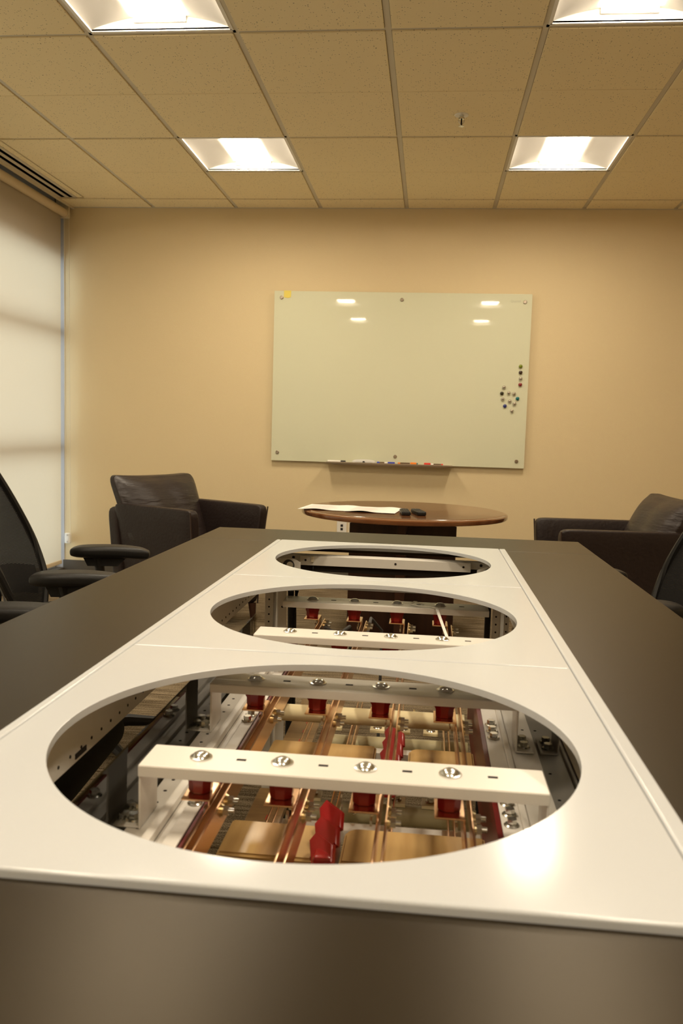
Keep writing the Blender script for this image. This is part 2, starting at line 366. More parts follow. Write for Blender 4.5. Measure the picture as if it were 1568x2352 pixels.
lab = {(0, -1): 'lit square ceiling light cut off by the top edge, left of the pair', (3, -1): 'lit square ceiling light cut off by the top right corner',
       (0, -4): 'lit square ceiling light over the near half of the table, window side', (3, -4): 'lit square ceiling light over the near half of the table, right side',
       (0, -7): 'lit square ceiling light behind the near end of the table, window side', (3, -7): 'lit square ceiling light behind the near end of the table, right side',
       (0, 2): 'lit square ceiling light near the back wall, on the window side', (3, 2): 'lit square ceiling light near the back wall, right above the glass board'}
lamp = make_lamp()
for i, (k, j) in enumerate(LIGHTS):
    loc = (GX0+(k+.5)*T, GY0+(j+.5)*T, ZT)
    if i == 0: lamp.location = loc; lamp['label'] = lab[(k, j)]
    else: dup(lamp, lab[(k, j)], loc)

# sprinkler
sp_ = thing('fire_sprinkler', 'small chrome fire sprinkler head with a white ring in the ceiling', 'sprinkler', (0.094, 4.41, ZT))
MB().lathe([(0.0, -0.001), (0.020, -0.001), (0.033, -0.003), (0.036, 0.0)], M['white_plastic']).build('escutcheon', sp_)
MB().cyl((0, 0, 0), (0, 0, -0.02), 0.011, M['steel']).cyl((0, 0, -0.02), (0, 0, -0.05), 0.004, M['hole'], n=10).tube([(-0.012, 0, -0.012), (-0.013, 0, -0.03), (0, 0, -0.052)], 0.0022, M['steel'], 8).tube([(0.012, 0, -0.012), (0.013, 0, -0.03), (0, 0, -0.052)], 0.0022, M['steel'], 8).build('head_body', sp_)
dfl = MB().cyl((0, 0, -0.052), (0, 0, -0.054), 0.007, M['steel'])
for k in range(10): dfl.box(0.006, 0.015, -0.002, 0.002, -0.0545, -0.053, M['steel'], T=Tm(rz=k*PI/5))
dfl.build('deflector', sp_)

# ------------------------------------------------------------------ glass board
BX0, BX1, BZ0, BZ1, BY = -1.150, 0.672, 0.910, 2.126, 6.153
gb = thing('glass_board', 'large pale green glass dry-erase board mounted on the beige back wall', 'whiteboard', ((BX0+BX1)/2, BY, BZ0))
bw = (BX1-BX0)/2
MB().box(-bw, bw, 0, 0.006, 0, BZ1-BZ0, M['glassboard'], 0.001).build('glass_panel', gb)
so = None
for x, z in ((-1.097, 2.079), (-0.235, 2.075), (0.623, 2.071), (-1.105, 0.970), (-0.244, 0.966), (0.617, 0.960)):
    l = (x-(BX0+BX1)/2, 0, z-BZ0)
    if so is None: so = MB().cyl((0, 0.0275, 0), (0, -0.004, 0), 0.013, M['nickel'], n=24).cyl((0, -0.004, 0), (0, -0.007, 0), 0.013, M['nickel'], r1=0.010, n=24).build('standoff', gb, loc=l)
    else:
        c = so.copy(); COL.objects.link(c); c.location = l
def text(body, size, m, loc, rot, parent=None, name='lettering', ext=0.0003):
    cu = bpy.data.curves.new(name, 'FONT'); cu.body = body; cu.size = size; cu.extrude = ext; cu.align_x = 'CENTER'
    o_ = bpy.data.objects.new(name, cu); dg = bpy.context.evaluated_depsgraph_get()
    COL.objects.link(o_); bpy.context.view_layer.update()
    me = bpy.data.meshes.new_from_object(o_.evaluated_get(bpy.context.evaluated_depsgraph_get()))
    bpy.data.objects.remove(o_); bpy.data.curves.remove(cu)
    me.materials.clear(); me.materials.append(m); r = bpy.data.objects.new(name, me); COL.objects.link(r); r.location = loc; r.rotation_euler = rot
    if parent: r.parent = parent
    return r
M['faint'] = mat('faint_print', (0.50, 0.50, 0.36), 0.3)
text('Quartet', 0.022, M['faint'], (0.560-(BX0+BX1)/2, -0.0004, 2.070-BZ0), (PI/2, 0, 0), gb, 'lettering')

gb.rotation_euler = (0.0044, 0, 0)
# yellow note folded over the top edge
DYT = -0.0055
yn = MB().prism([(-0.026, 0.0), (0.026, 0.0), (0.025, 0.045), (0.006, 0.052), (-0.026, 0.047)], -0.0006, 0.0, M['yellow'], T=Tm(-1.055, BY-0.0012+DYT, BZ1+0.002, rx=-PI/2) )
yn.box(-1.081, -1.029, BY-0.002+DYT, BY+0.002, BZ1+0.0015, BZ1+0.0025, M['yellow'])
tag(yn.build('sticky_note'), 'small yellow sticky note at the top left corner of the glass board', 'sticky note')

# pen tray and its contents
tr_ = thing('pen_tray', 'long brushed metal pen tray under the glass board', 'tray', (-0.285, 6.183, 0.9075))
MB().box(-0.451, 0.451, -0.105, -0.03, 0, 0.002, M['nickel']).box(-0.451, 0.451, -0.107, -0.104, -0.001, 0.010, M['nickel'], 0.001).build('ledge', tr_)
MB().box(-0.42, 0.42, -0.034, -0.002, -0.012, 0.0, M['nickel']).build('back_plate', tr_)
def marker(x0, x1, parts, label, y=6.115):
    t = thing('dry_erase_marker', label, 'marker', (x0, y, 0.910), 0, 'markers on the pen tray')
    L = x1-x0
    for nm, a, b, r, m in parts:
        MB().lathe([(0, a*L), (r*0.8, a*L), (r, a*L+0.003), (r, b*L-0.003), (r*0.8, b*L), (0, b*L)], m, 16, T=Tm(0, 0, 0.0085, ry=PI/2)).build(nm, t)
marker(-0.728, -0.598, [('barrel', 0, 0.72, 0.0085, M['white_plastic']), ('cap', 0.72, 1, 0.0085, M['black_plastic'])], 'white marker with black cap at the left end of the pen tray')
marker(-0.372, -0.243, [('tip_cap', 0, 0.15, 0.008, M['blue']), ('barrel', 0.15, 0.42, 0.007, M['brown']), ('label_band', 0.42, 0.6, 0.0075, M['white_plastic']), ('cap', 0.6, 1, 0.0085, M['blue'])], 'marker with blue cap right of the eraser on the pen tray')
marker(-0.222, -0.078, [('tip_cap', 0, 0.12, 0.0075, M['orange']), ('barrel', 0.12, 0.6, 0.008, M['brown']), ('cap', 0.62, 0.93, 0.0105, M['orange']), ('end_plug', 0.93, 1, 0.008, M['teal'])], 'marker with fat orange cap on the pen tray')
marker(-0.035, 0.100, [('cap', 0, 0.35, 0.011, M['redm']), ('label_band', 0.35, 0.5, 0.008, M['white_plastic']), ('barrel', 0.5, 0.9, 0.007, M['brown']), ('end_plug', 0.9, 1, 0.0075, M['redm'])], 'marker with red cap at the right end of the pen tray')
er = thing('board_eraser', 'silver grey curved board eraser lying on the pen tray', 'eraser', (-0.465, 6.112, 0.910))
MB().grid(lambda u, v: Vector((0.083*math.sin((u-.5)*PI), 0.026*math.sin((v-.5)*PI), 0.008 + 0.022*max(0, math.cos((u-.5)*PI))**0.5*max(0, math.cos((v-.5)*PI))**0.5)), 24, 12, M['grey_plastic']).build('shell', er)
MB().box(-0.06, 0.06, -0.022, 0.022, 0, 0.010, M['dark_grey'], 0.003).build('felt_pad', er)
MB().cyl((0, -0.027, 0.010), (0, -0.020, 0.010), 0.009, M['dark_grey'], n=20).build('thumb_mark', er)

# magnets
mags = [(0.614, 1.627, 'green', 'green round magnet, top of the column at the right of the board'), (0.616, 1.585, 'dkbrown', 'dark brown round magnet just under the green one'),
        (0.618, 1.542, 'clear', 'clear round magnet between the brown and the red ones'), (0.617, 1.500, 'maroon', 'red round magnet at the foot of the column of four'),
        (0.506, 1.479, 'clear', 'clear round magnet topmost of the loose cluster'), (0.493, 1.436, 'olive', 'black-green round magnet at the left of the loose cluster'),
        (0.541, 1.440, 'clear', 'clear round magnet right of the black one'), (0.578, 1.435, 'clear', 'clear round magnet up and left of the teal one'),
        (0.501, 1.396, 'clear', 'clear round magnet just under the black one'), (0.603, 1.402, 'teal', 'teal round magnet at the right of the loose cluster'),
        (0.550, 1.382, 'clear', 'clear round magnet in the middle of the loose cluster'), (0.584, 1.365, 'clear', 'clear round magnet below and left of the teal one'),
        (0.518, 1.348, 'mag_blue', 'blue round magnet at the lower left of the cluster'), (0.568, 1.315, 'clear', 'clear round magnet, lowest on the glass board')]
for x, z, c, l in mags:
    t = thing('board_magnet', l, 'magnet', (x, BY-0.0044*(z-BZ0)-0.0004, z), 0, 'round magnets on the glass board')
    MB().lathe([(0, 0), (0.0125, 0), (0.013, 0.002), (0.0125, 0.009), (0.008, 0.012), (0, 0.0125)], M['clear'] if c == 'clear' else M[c], 20, T=Tm(rx=PI/2)).build('cap', t)
    MB().lathe([(0, 0.0005), (0.0065, 0.0005), (0.0065, 0.0135), (0.005, 0.0145), (0, 0.0145)], M['nickel'] if c == 'clear' else M[c], 16, T=Tm(rx=PI/2)).build('core', t)

# wall outlet
ol = thing('wall_outlet', 'white data outlet plate with two black ports low on the back wall', 'outlet', (-0.618, YF, 0.43))
MB().box(-0.036, 0.036, -0.006, 0, -0.058, 0.058, M['white_plastic'], 0.002).build('face_plate', ol)
MB().box(-0.009, 0.009, -0.0075, -0.004, 0.008, 0.026, M['hole']).build('port', ol)
MB().box(-0.009, 0.009, -0.0075, -0.004, -0.018, 0.0, M['hole']).build('port', ol)
tag(MB().box(-0.574, -0.530, YF-0.004, YF, 0.372, 0.488, M['cream_plastic'], 0.0015).build('blank_wall_plate'), 'blank cream wall plate right beside the data outlet', 'wall plate')

# ------------------------------------------------------------------ conference table top
TZ = 0.7365; CZ = 0.7445
WL, WR, SL, SR = -0.531, 0.2765, -0.5144, 0.2542
YN, YFAR = 0.683, 2.9857
TL, TR, TF, TN = -0.8303, 0.5865, 3.3484, 0.30
ct = thing('conference_table', 'long dark laminate table with a white centre strip and three round openings', 'table', (0, 0, 0))
for nm, a in (('side_panel', (TL, WL-0.003, YN+0.002, YFAR+0.001)), ('side_panel', (WR+0.003, TR, YN+0.002, YFAR+0.001)), ('end_panel', (TL, TR, YFAR+0.003, TF)), ('end_panel', (TL, TR, TN, YN-0.001))):
    MB().box(*a, TZ-0.03, TZ, M['dark_top'], 0.0015).build(nm, ct)
for a, b in ((WL, SL-0.0012), (SR+0.0012, WR)):
    MB().box(a, b, YN, YFAR, TZ-0.02, CZ, M['cover'], 0.004, seg=4).build('side_trim', ct)
def cover(y0, y1, yc, R=0.3303, xc=-0.1308):
    N = 128; mb = MB(); bm = mb.bm
    per = []
    # perimeter points by angle plus exact corners
    x0, x1 = SL, SR
    angs = [2*PI*k/N for k in range(N)] + [math.atan2(b-yc, a-xc) % (2*PI) for a in (x0, x1) for b in (y0, y1)]
    angs = sorted(angs)
    def rect(a, d):
        c, s_ = math.cos(a), math.sin(a); t = 1e9
        if c > 1e-9: t = min(t, (x1-xc)/c)
        if c < -1e-9: t = min(t, (x0-xc)/c)
        if s_ > 1e-9: t = min(t, (y1-yc)/s_)
        if s_ < -1e-9: t = min(t, (y0-yc)/s_)
        px, py = xc+c*t, yc+s_*t
        return (min(max(px, x0+d), x1-d), min(max(py, y0+d), y1-d))
    loops = []
    rr = 0.0035
    for d, z in [(0, CZ-0.028)] + [(rr*(1-math.sin(q)), CZ-rr*(1-math.cos(q))) for q in (PI/2*0+0.0,)] : pass
    outer = [(0, CZ-0.028)] + [(rr*(1-math.cos(q)), CZ-rr*(1-math.sin(q))) for q in (0, PI/6, PI/3, PI/2)]
    for d, z in outer: loops.append([bm.verts.new((*rect(a, d), z)) for a in angs])
    ri = 0.0012
    inner = [(R+ri*(1-math.sin(q)), CZ-ri*(1-math.cos(q))) for q in (0, PI/4, PI/2)] + [(R, CZ-0.011), (R+0.0015, CZ-0.011), (R+0.0015, CZ-0.004)]
    for r, z in inner: loops.append([bm.verts.new((xc+r*math.cos(a), yc+r*math.sin(a), z)) for a in angs])
    # underside back to the outer rim
    loops.append([bm.verts.new((*rect(a, 0.002), CZ-0.004)) for a in angs]); loops.append([bm.verts.new((*rect(a, 0.002), CZ-0.028)) for a in angs])
    loops.append(loops[0]); n = len(angs)
    for A, B in zip(loops, loops[1:]):
        for k in range(n):
            try: bm.faces.new((A[k], A[(k+1) % n], B[(k+1) % n], B[k]))
            except ValueError: pass
    for f in bm.faces: f.material_index = mb.mi(M['cover'])
    mb.mi(M['cover'])
    return mb.build('cover_panel', ct)
S12, S23 = 1.4528, 2.2244
cover(YN, S12-0.0008, 1.061); cover(S12+0.0008, S23-0.0008, 1.8307); cover(S23+0.0008, YFAR, 2.6079)

# ------------------------------------------------------------------ switchgear chassis under the openings
sg = thing('switchgear_chassis', 'white steel busbar chassis with copper bars seen through the table openings', 'switchgear')
WM = M['white_metal']
def perf(mb, pts, r=0.003, axis='z', sq=False):
    for p in pts:
        if sq: mb.box(p[0]-0.006, p[0]+0.006, p[1]-0.006, p[1]+0.006, p[2]-0.0005, p[2]+0.0004, M['hole'])
        elif axis == 'z': mb.cyl((p[0], p[1], p[2]-0.0005), (p[0], p[1], p[2]+0.0004), r, M['hole'], n=10)
        elif axis == 'x': mb.cyl((p[0]-0.0005, p[1], p[2]), (p[0]+0.0005, p[1], p[2]), r, M['hole'], n=10)
        else: mb.cyl((p[0], p[1]-0.0005, p[2]), (p[0], p[1]+0.0005, p[2]), r, M['hole'], n=10)
# side beams carrying the top
lb = MB().box(-0.53, -0.50, 0.45, 2.93, 0.637, TZ-0.03, WM, 0.003)
perf(lb, [(-0.4995, 0.95+0.0395*k, 0.655) for k in range(48)], 0.0026, 'x'); lb.box(-0.5005, -0.4985, 1.165, 1.205, 0.644, 0.652, M['hole'])
lb.build('side_beam', sg)
rb = MB().box(0.256, 0.28, 0.45, 2.93, 0.595, TZ-0.03, WM, 0.003)
perf(rb, [(0.2555, 0.95+0.06*k, 0.66) for k in range(30)], 0.0026, 'x')
rb.build('side_beam', sg)
# mounting rails
lr = MB().box(-0.383, -0.350, 0.80, 1.95, 0.594, 0.600, WM, 0.001).box(-0.352, -0.338, 0.80, 1.95, 0.594, 0.606, WM, 0.002).box(-0.338, -0.322, 0.80, 1.95, 0.588, 0.594, WM).box(-0.323, -0.302, 0.80, 1.95, 0.594, 0.602, WM, 0.002).box(-0.383, -0.380, 0.80, 1.95, 0.55, 0.600, WM).box(-0.305, -0.302, 0.80, 1.95, 0.55, 0.600, WM)
perf(lr, [(-0.368, 0.9+0.04*k, 0.600) for k in range(26)], 0.0028)
lr = lr.build('mounting_rail', sg)
rr_ = MB().box(0.120, 0.148, 0.80, 1.95, 0.594, 0.600, WM, 0.001).box(0.148, 0.158, 0.80, 1.95, 0.594, 0.604, WM, 0.002).box(0.158, 0.25, 0.80, 1.95, 0.592, 0.598, WM, 0.001).box(0.120, 0.123, 0.80, 1.95, 0.55, 0.600, WM)
perf(rr_, [(0.224, 0.9+0.0305*k, 0.598) for k in range(34)], 0.0028); perf(rr_, [(0.19, 0.95+0.10*k, 0.598) for k in range(9)], 0.0028)
rr_ = rr_.build('mounting_rail', sg)
hexbolt = None
def add_hex(x, y, z, parent, s_=1.0):
    global hexbolt
    if hexbolt is None:
        hexbolt = MB().lathe([(0, 0), (0.0105, 0), (0.011, 0.0012), (0.009, 0.003), (0, 0.003)], M['steel'], 20).cyl((0, 0, 0.003), (0, 0, 0.010), 0.0072, M['steel'], n=6).build('hex_bolt', parent, loc=(x, y, z)); return
    c = hexbolt.copy(); COL.objects.link(c); c.parent = parent; c.location = (x, y, z); c.rotation_euler = (0, 0, x*50+y*90)
for y in (1.151, 1.184, 1.218, 1.492, 1.526, 1.561): add_hex(0.1335, y, 0.600, rr_)
for y in (1.142, 1.494, 1.526, 1.835): add_hex(-0.3125, y, 0.602, lr)
# red insulating strips on the inner edges of the rails
for x0, x1 in ((-0.301, -0.297), (0.112, 0.1195)):
    MB().box(x0, x1, 0.80, 1.95, 0.47 if x0 > 0 else 0.55, 0.599, M['red_dark']).build('insulating_strip', sg)
# crossbars with legs
BARY = (1.094, 1.464, 1.834, 2.206); BX = (-0.2915, -0.180, -0.068, 0.044)
def make_bar(y):
    b = MB(); z1 = 0.690
    b.box(-0.366, 0.168, y-0.040, y+0.036, z1-0.003, z1, WM, 0.0014)
    b.box(-0.366, 0.168, y-0.041, y-0.038, z1-0.016, z1-0.001, WM, 0.0012); b.box(-0.366, 0.168, y+0.034, y+0.037, z1-0.016, z1-0.001, WM, 0.0012)
    if y < 2.1:
        b.box(-0.366, -0.363, y-0.038, y+0.034, 0.6005, z1-0.001, WM, 0.001); b.box(0.165, 0.168, y-0.038, y+0.034, 0.6005, z1-0.001, WM, 0.001)
        b.box(-0.394, -0.363, y-0.036, y+0.034, 0.6005, 0.6035, WM, 0.001); b.box(0.165, 0.196, y-0.038, y+0.034, 0.6005, 0.6035, WM, 0.001)
    for x in BX: 
        xx = x+0.0555
        b.box(xx-0.0065, xx+0.0065, y-0.003, y+0.003, z1-0.0005, z1+0.0004, M['hole'])
    o_ = b.build('crossbar', sg)
    for x in BX:
        c = bolt.copy(); COL.objects.link(c); c.parent = o_; c.location = (x, y, z1)
    if y < 2.1:
        for yy in (y-0.018, y+0.012): add_hex(-0.379, yy, 0.6035, o_); add_hex(0.181, yy, 0.6035, o_)
    return o_
bolt = MB().lathe([(0, 0), (0.0150, 0), (0.0152, 0.0016), (0.0125, 0.0022), (0.0105, 0.0052), (0.007, 0.0072), (0, 0.0078)], M['steel'], 24).build('round_bolt')
ins = MB().lathe([(0, 0.0), (0.0155, 0.0), (0.0165, 0.003), (0.0168, 0.014), (0.0192, 0.018), (0.0195, 0.030), (0.0, 0.030)], M['red'], 8, T=Tm(rz=PI/8)).build('standoff_insulator')
brk = MB().box(-0.019, 0.020, -0.030, 0.028, -0.003, 0.0, M['copper'], 0.0012).box(0.018, 0.021, -0.030, 0.028, -0.030, -0.001, M['copper'], 0.001).build('copper_bracket')
stack = MB()
stack.cyl((0.031, 0, 0), (0.0335, 0, 0), 0.0095, M['yzinc'], n=20).cyl((0.0335, 0, 0), (0.036, 0, 0), 0.0080, M['yzinc'], n=20).cyl((0.036, 0, 0), (0.043, 0, 0), 0.0068, M['steel'], n=6).cyl((0.043, 0, 0), (0.050, 0, 0), 0.0038, M['steel'], n=12)
stack.cyl((0.012, 0, 0), (0.009, 0, 0), 0.0068, M['steel'], n=6)
stack = stack.build('clamp_bolt')
bars = [make_bar(y) for y in BARY]
first = [True]*3
for y in BARY:
    for x in BX:
        for i, (proto, l) in enumerate(((ins, (x, y, 0.6445)), (brk, (x, y, 0.6440)))):
            c = proto if first[i] else proto.copy(); 
            if not first[i]: COL.objects.link(c)
            first[i] = False; c.parent = sg; c.location = l
            if i == 1:
                for dy, dz in ((-0.014, -0.020), (0.013, -0.018)):
                    s2 = stack if first[2] else stack.copy()
                    if not first[2]: COL.objects.link(s2)
                    first[2] = False; s2.parent = c; s2.location = (0, dy, dz)
bpy.data.objects.remove(bolt)
# copper bars: upper pairs and lower pairs
for x in BX:
    for dx in (0.0185, 0.0295):
        MB().box(x+dx, x+dx+0.003, 0.78, 2.225, 0.600, 0.6365, M['copper'], 0.0012).build('busbar', sg)
for x in (-0.252, -0.149, -0.045, 0.064):
    for dx in (-0.007, 0.004):
        MB().box(x+dx, x+dx+0.003, 0.9, 2.10, 0.425, 0.455, M['copper'], 0.0012).build('lower_busbar', sg)
# resin blocks, laminate strips, red finned boots
def rblock(x0, x1, yfar, cut=None):
    z1 = 0.50; y0 = yfar-0.112; r = 0.022
    pts = [(x0, y0), (x1, y0), (x1, yfar), (x0, yfar)]
    if cut == 'L': pts = [(x0, y0), (x1, y0), (x1, yfar)] + [(x0+r-r*math.sin(q), yfar-r+r*math.cos(q)) for q in (0, .4, .8, 1.2, PI/2)]
    if cut == 'R': pts = [(x0, y0), (x1, y0)] + [(x1-r*0.4+r*0.4*math.cos(q), yfar-r*0.4+r*0.4*math.sin(q)) for q in (0, .5, 1.0, PI/2)] + [(x0, yfar)]
    return MB().prism(pts, z1-0.045, z1, M['resin'], bev=0.004).build('resin_block', sg)
for i, yf in enumerate((1.315, 1.682)):
    rblock(-0.296, -0.150 if i == 0 else -0.083, yf, 'R'); rblock(-0.110 if i == 0 else -0.018, 0.111, yf, 'L')
    xb = -0.130 if i == 0 else -0.050
    fb = MB()
    for k in range(3):
        fb.prism([(-0.020, -0.030), (0.014, -0.034), (0.020, -0.005), (-0.004, 0.030), (-0.018, 0.02)], -0.006, 0.006, M['red'], T=Tm(xb-0.002*k+ (0.004 if i else 0), yf-0.035-0.042*k, 0.535-0.006*k, rx=0.5, ry=-0.5), bev=0.003)
    fb.box(xb-0.016, xb+0.014, yf-0.15, yf-0.015, 0.455, 0.525, M['red'], 0.008)
    fb.build('finned_insulator', sg)
ls = MB().box(-0.297, -0.236, 1.33, 1.55, 0.44, 0.452, M['board']).box(-0.297, -0.232, 1.70, 2.10, 0.44, 0.452, M['board'])
for y in (1.36, 1.42, 1.48, 1.74, 1.80, 1.86, 1.92): ls.box(-0.262, -0.2605, y, y+0.018, 0.452, 0.4525, M['redm'])
ls.build('laminate_strip', sg)
for y in (1.475, 1.855, 1.10):
    MB().box(-0.297, 0.118, y-0.015, y+0.015, 0.40, 0.424, WM, 0.002).build('lower_channel', sg)
MB().cyl((-0.300, 1.765, 0.53), (0.095, 1.765, 0.53), 0.018, M['rod'], n=28).cyl((0.095, 1.765, 0.53), (0.118, 1.765, 0.53), 0.009, M['steel'], n=6).build('insulating_rod', sg)
MB().cyl((-0.235, 1.99, 0.385), (0.118, 1.99, 0.385), 0.020, M['rod_dull'], n=28).build('insulating_rod', sg)
MB().cyl((-0.235, 1.62, 0.385), (0.118, 1.62, 0.385), 0.020, M['rod_dull'], n=28).build('insulating_rod', sg)
for x in (-0.205, -0.100, -0.038, 0.03):
    for y in (2.035, 1.63):
        tb = MB().box(x-0.018, x+0.018, y-0.018, y+0.018, 0.405, 0.412, M['rod'], 0.001).build('terminal_plate', sg)
        add_hex(x, y, 0.412, tb)
# loose hanging clamp bolts on the lower bars
for x, y in ((-0.100, 1.52), (-0.100, 1.49), (-0.095, 1.45), (0.00, 1.99), (0.00, 1.95), (-0.175, 1.97), (0.035, 1.95)):
    c = stack.copy(); COL.objects.link(c); c.parent = sg; c.location = (x-0.045, y, 0.47)
# posts, end frame
def post(x0, x1, y):
    p = MB(); w_ = x1-x0
    p.box(x0, x0+w_*0.36, y, y+0.003, 0.0, TZ-0.03, WM, 0.001).box(x0+w_*0.64, x1, y-0.012, y-0.009, 0.0, TZ-0.03, WM, 0.001).box(x0+w_*0.34, x0+w_*0.37, y, y+0.05, 0, TZ-0.03, WM).box(x0+w_*0.63, x0+w_*0.66, y-0.012, y+0.05, 0, TZ-0.03, WM)
    perf(p, [(x0+w_*0.18, y-0.0003, 0.30+0.0165*k*1.25) for k in range(20)], 0.0025, 'y'); perf(p, [(x1-w_*0.18, y-0.0125, 0.655)], 0.003, 'y')
    return p.build('corner_post', sg)
post(-0.432, -0.371, 2.27)
post(-0.432, -0.371, 0.80)
def post2(x0, x1, y):
    p = MB().box(x0, x0+0.019, y-0.012, y-0.009, 0, TZ-0.03, WM, 0.001).box(x0+0.019, x0+0.022, y-0.012, y+0.05, 0, TZ-0.03, WM).box(x0+0.032, x0+0.045, y, y+0.003, 0, TZ-0.03, WM, 0.001)
    perf(p, [(x0+0.0095, y-0.0125, 0.30+0.021*k) for k in range(19)], 0.0025, 'y'); perf(p, [(x0+0.038, y-0.0003, 0.30+0.021*k) for k in range(19)], 0.0025, 'y')
    return p.build('corner_post', sg)
post2(0.184, 0.23, 2.27); post2(0.184, 0.23, 0.80)
for x0 in (-0.525, 0.258):
    MB().box(x0, x0+0.02, 2.88, 2.92, 0.0, 0.64, WM, 0.002).build('corner_post', sg); MB().box(x0, x0+0.02, 0.46, 0.50, 0.0, 0.64, WM, 0.002).build('corner_post', sg)
eb = MB().box(-0.50, 0.256, 2.90, 2.925, 0.680, TZ-0.03, WM, 0.002).box(-0.43, 0.155, 2.880, 2.900, 0.672, 0.705, WM, 0.002)
perf(eb, [(x, 2.879, 0.690) for x in (-0.41, -0.10, 0.13)], 0.004, 'y'); perf(eb, [(x, 2.899, 0.695) for x in (-0.455, 0.19)], 0.005, 'y')
eb.build('end_beam', sg)
MB().box(-0.50, 0.256, 2.905, 2.92, 0.648, 0.680, M['hole']).build('beam_underside_shade', sg)  # underside edge of the end beam, its shade painted as a dark strip
for s_, x in ((1, -0.50), (-1, 0.256)):
    g_ = MB().prism([(0, -0.045), (0, 0.027), (s_*0.06, 0.027), (s_*0.085, 0.015), (s_*0.085, -0.03), (s_*0.05, -0.045)], -0.002, 0.002, WM, T=Tm(x, 2.80, 0.679, rx=PI/2))
    g_.cyl((x+s_*0.045, 2.7975, 0.682), (x+s_*0.045, 2.7965, 0.682), 0.020, M['dark_grey'], n=28).cyl((x+s_*0.05, 2.797, 0.685), (x+s_*0.05, 2.790, 0.685), 0.011, M['steel'], n=16)
    g_.build('gusset_plate', sg)
for x, l in ((-0.388, 0), (0.203, 0)):
    MB().box(x-0.0015, x+0.0015, 0.82, 1.93, 0.604 if x > 0 else 0.48, 0.706, M['acrylic']).build('clear_side_sheet', sg)
# cables and the tie
MB().tube([(-0.360, 2.262, 0.70), (-0.358, 2.262, 0.60), (-0.362, 2.262, 0.50), (-0.357, 2.262, 0.40), (-0.36, 2.262, 0.2), (-0.36, 2.262, 0.01)], 0.0085, M['black_plastic'], 10).tube([(-0.345, 2.27, 0.70), (-0.350, 2.266, 0.64), (-0.347, 2.268, 0.45), (-0.35, 2.27, 0.01)], 0.006, M['black_plastic'], 8).cyl((-0.36, 2.262, 0.585), (-0.36, 2.262, 0.588), 0.0125, M['white_plastic']).build('cable_bundle', sg)
MB().tube([(0.172, 2.262, 0.70), (0.172, 2.262, 0.45), (0.17, 2.262, 0.01)], 0.008, M['black_plastic'], 10).cyl((0.172, 2.262, 0.575), (0.172, 2.262, 0.578), 0.011, M['white_plastic']).build('cable_bundle', sg)
tag(MB().tube([(-0.255, 2.17, 0.625), (-0.22, 2.20, 0.60), (-0.20, 2.30, 0.60), (-0.20, 2.40, 0.55), (-0.21, 2.42, 0.48), (-0.16, 2.45, 0.55), (-0.16, 2.6, 0.56), (-0.13, 2.7, 0.5), (-0.13, 2.7, 0.01)], 0.005, M['dark_grey'], 8).build('ground_cable'),
    'dark grey cable leaving the leftmost copper pair under the middle opening', 'cable')
tag(MB().tube([(-0.385, 2.905, 0.70), (-0.384, 2.885, 0.66), (-0.387, 2.88, 0.63), (-0.395, 2.88, 0.60)], 0.003, M['black_plastic'], 8).box(-0.391, -0.381, 2.872, 2.880, 0.685, 0.705, M['cream_plastic'], 0.001).build('clipped_cable'),
    'thin black cable clipped to the far beam inside the farthest opening', 'cable')
st = MB()
pts = [(0.00, 2.20, 0.6915), (-0.022, 2.215, 0.696), (-0.035, 2.20, 0.6925), (-0.012, 2.18, 0.6925), (0.018, 2.172, 0.6935), (0.034, 2.160, 0.6925), (0.046, 2.05, 0.680), (0.062, 1.90, 0.665), (0.070, 1.86, 0.65)]
for a, b in zip(pts, pts[1:]):
    a = Vector(a); b = Vector(b); d = (b-a).normalized(); s_ = d.cross(Vector((0, 0, 1))).normalized()*0.0035; n_ = Vector((0, 0, 0.0008))
    vs = [st.bm.verts.new(p) for p in (a-s_-n_, a+s_-n_, a+s_+n_, a-s_+n_, b-s_-n_, b+s_-n_, b+s_+n_, b-s_+n_)]
    for q in ((0, 1, 2, 3), (4, 7, 6, 5), (0, 4, 5, 1), (1, 5, 6, 2), (2, 6, 7, 3), (3, 7, 4, 0)): st.bm.faces.new([vs[i] for i in q]).material_index = st.mi(M['white_plastic'])
tag(st.build('plastic_strap', smooth=False), 'loose white plastic strap curled over the farthest crossbar', 'strap')
tag(MB().tube([(0.215, 1.70, 0.70), (0.205+0.02, 1.62, 0.66), (0.222, 1.50, 0.62), (0.235, 1.38, 0.606), (0.222, 1.33, 0.604), (0.232, 1.26, 0.604), (0.240, 1.12, 0.604), (0.24, 1.0, 0.604)], [0.007, 0.007, 0.006, 0.004, 0.003, 0.003, 0.003, 0.003], M['cream_plastic'], 8).build('tan_cable'),
    'beige cable on the right rail under the nearest opening', 'cable')

# ------------------------------------------------------------------ round table
RZ = 0.712; RC = (-0.128, 4.74); RR = 0.570
rtb = thing('round_table', 'round glossy mahogany table with dark pedestal under the glass board', 'table', (RC[0], RC[1], 0))
MB().lathe([(0, RZ-0.034), (RR-0.02, RZ-0.034), (RR-0.004, RZ-0.030), (RR, RZ-0.024), (RR, RZ-0.010), (RR-0.005, RZ-0.005), (RR-0.018, RZ-0.003), (RR-0.022, RZ), (0, RZ)], M['wood'], 96).build('tabletop', rtb)
MB().box(-0.30, 0.295, -0.025, 0.025, 0.0, RZ-0.034, M['wood_dark'], 0.003).box(-0.025, 0.025, -0.29, 0.29, 0.0, RZ-0.034, M['wood_dark'], 0.003).build('pedestal', rtb)
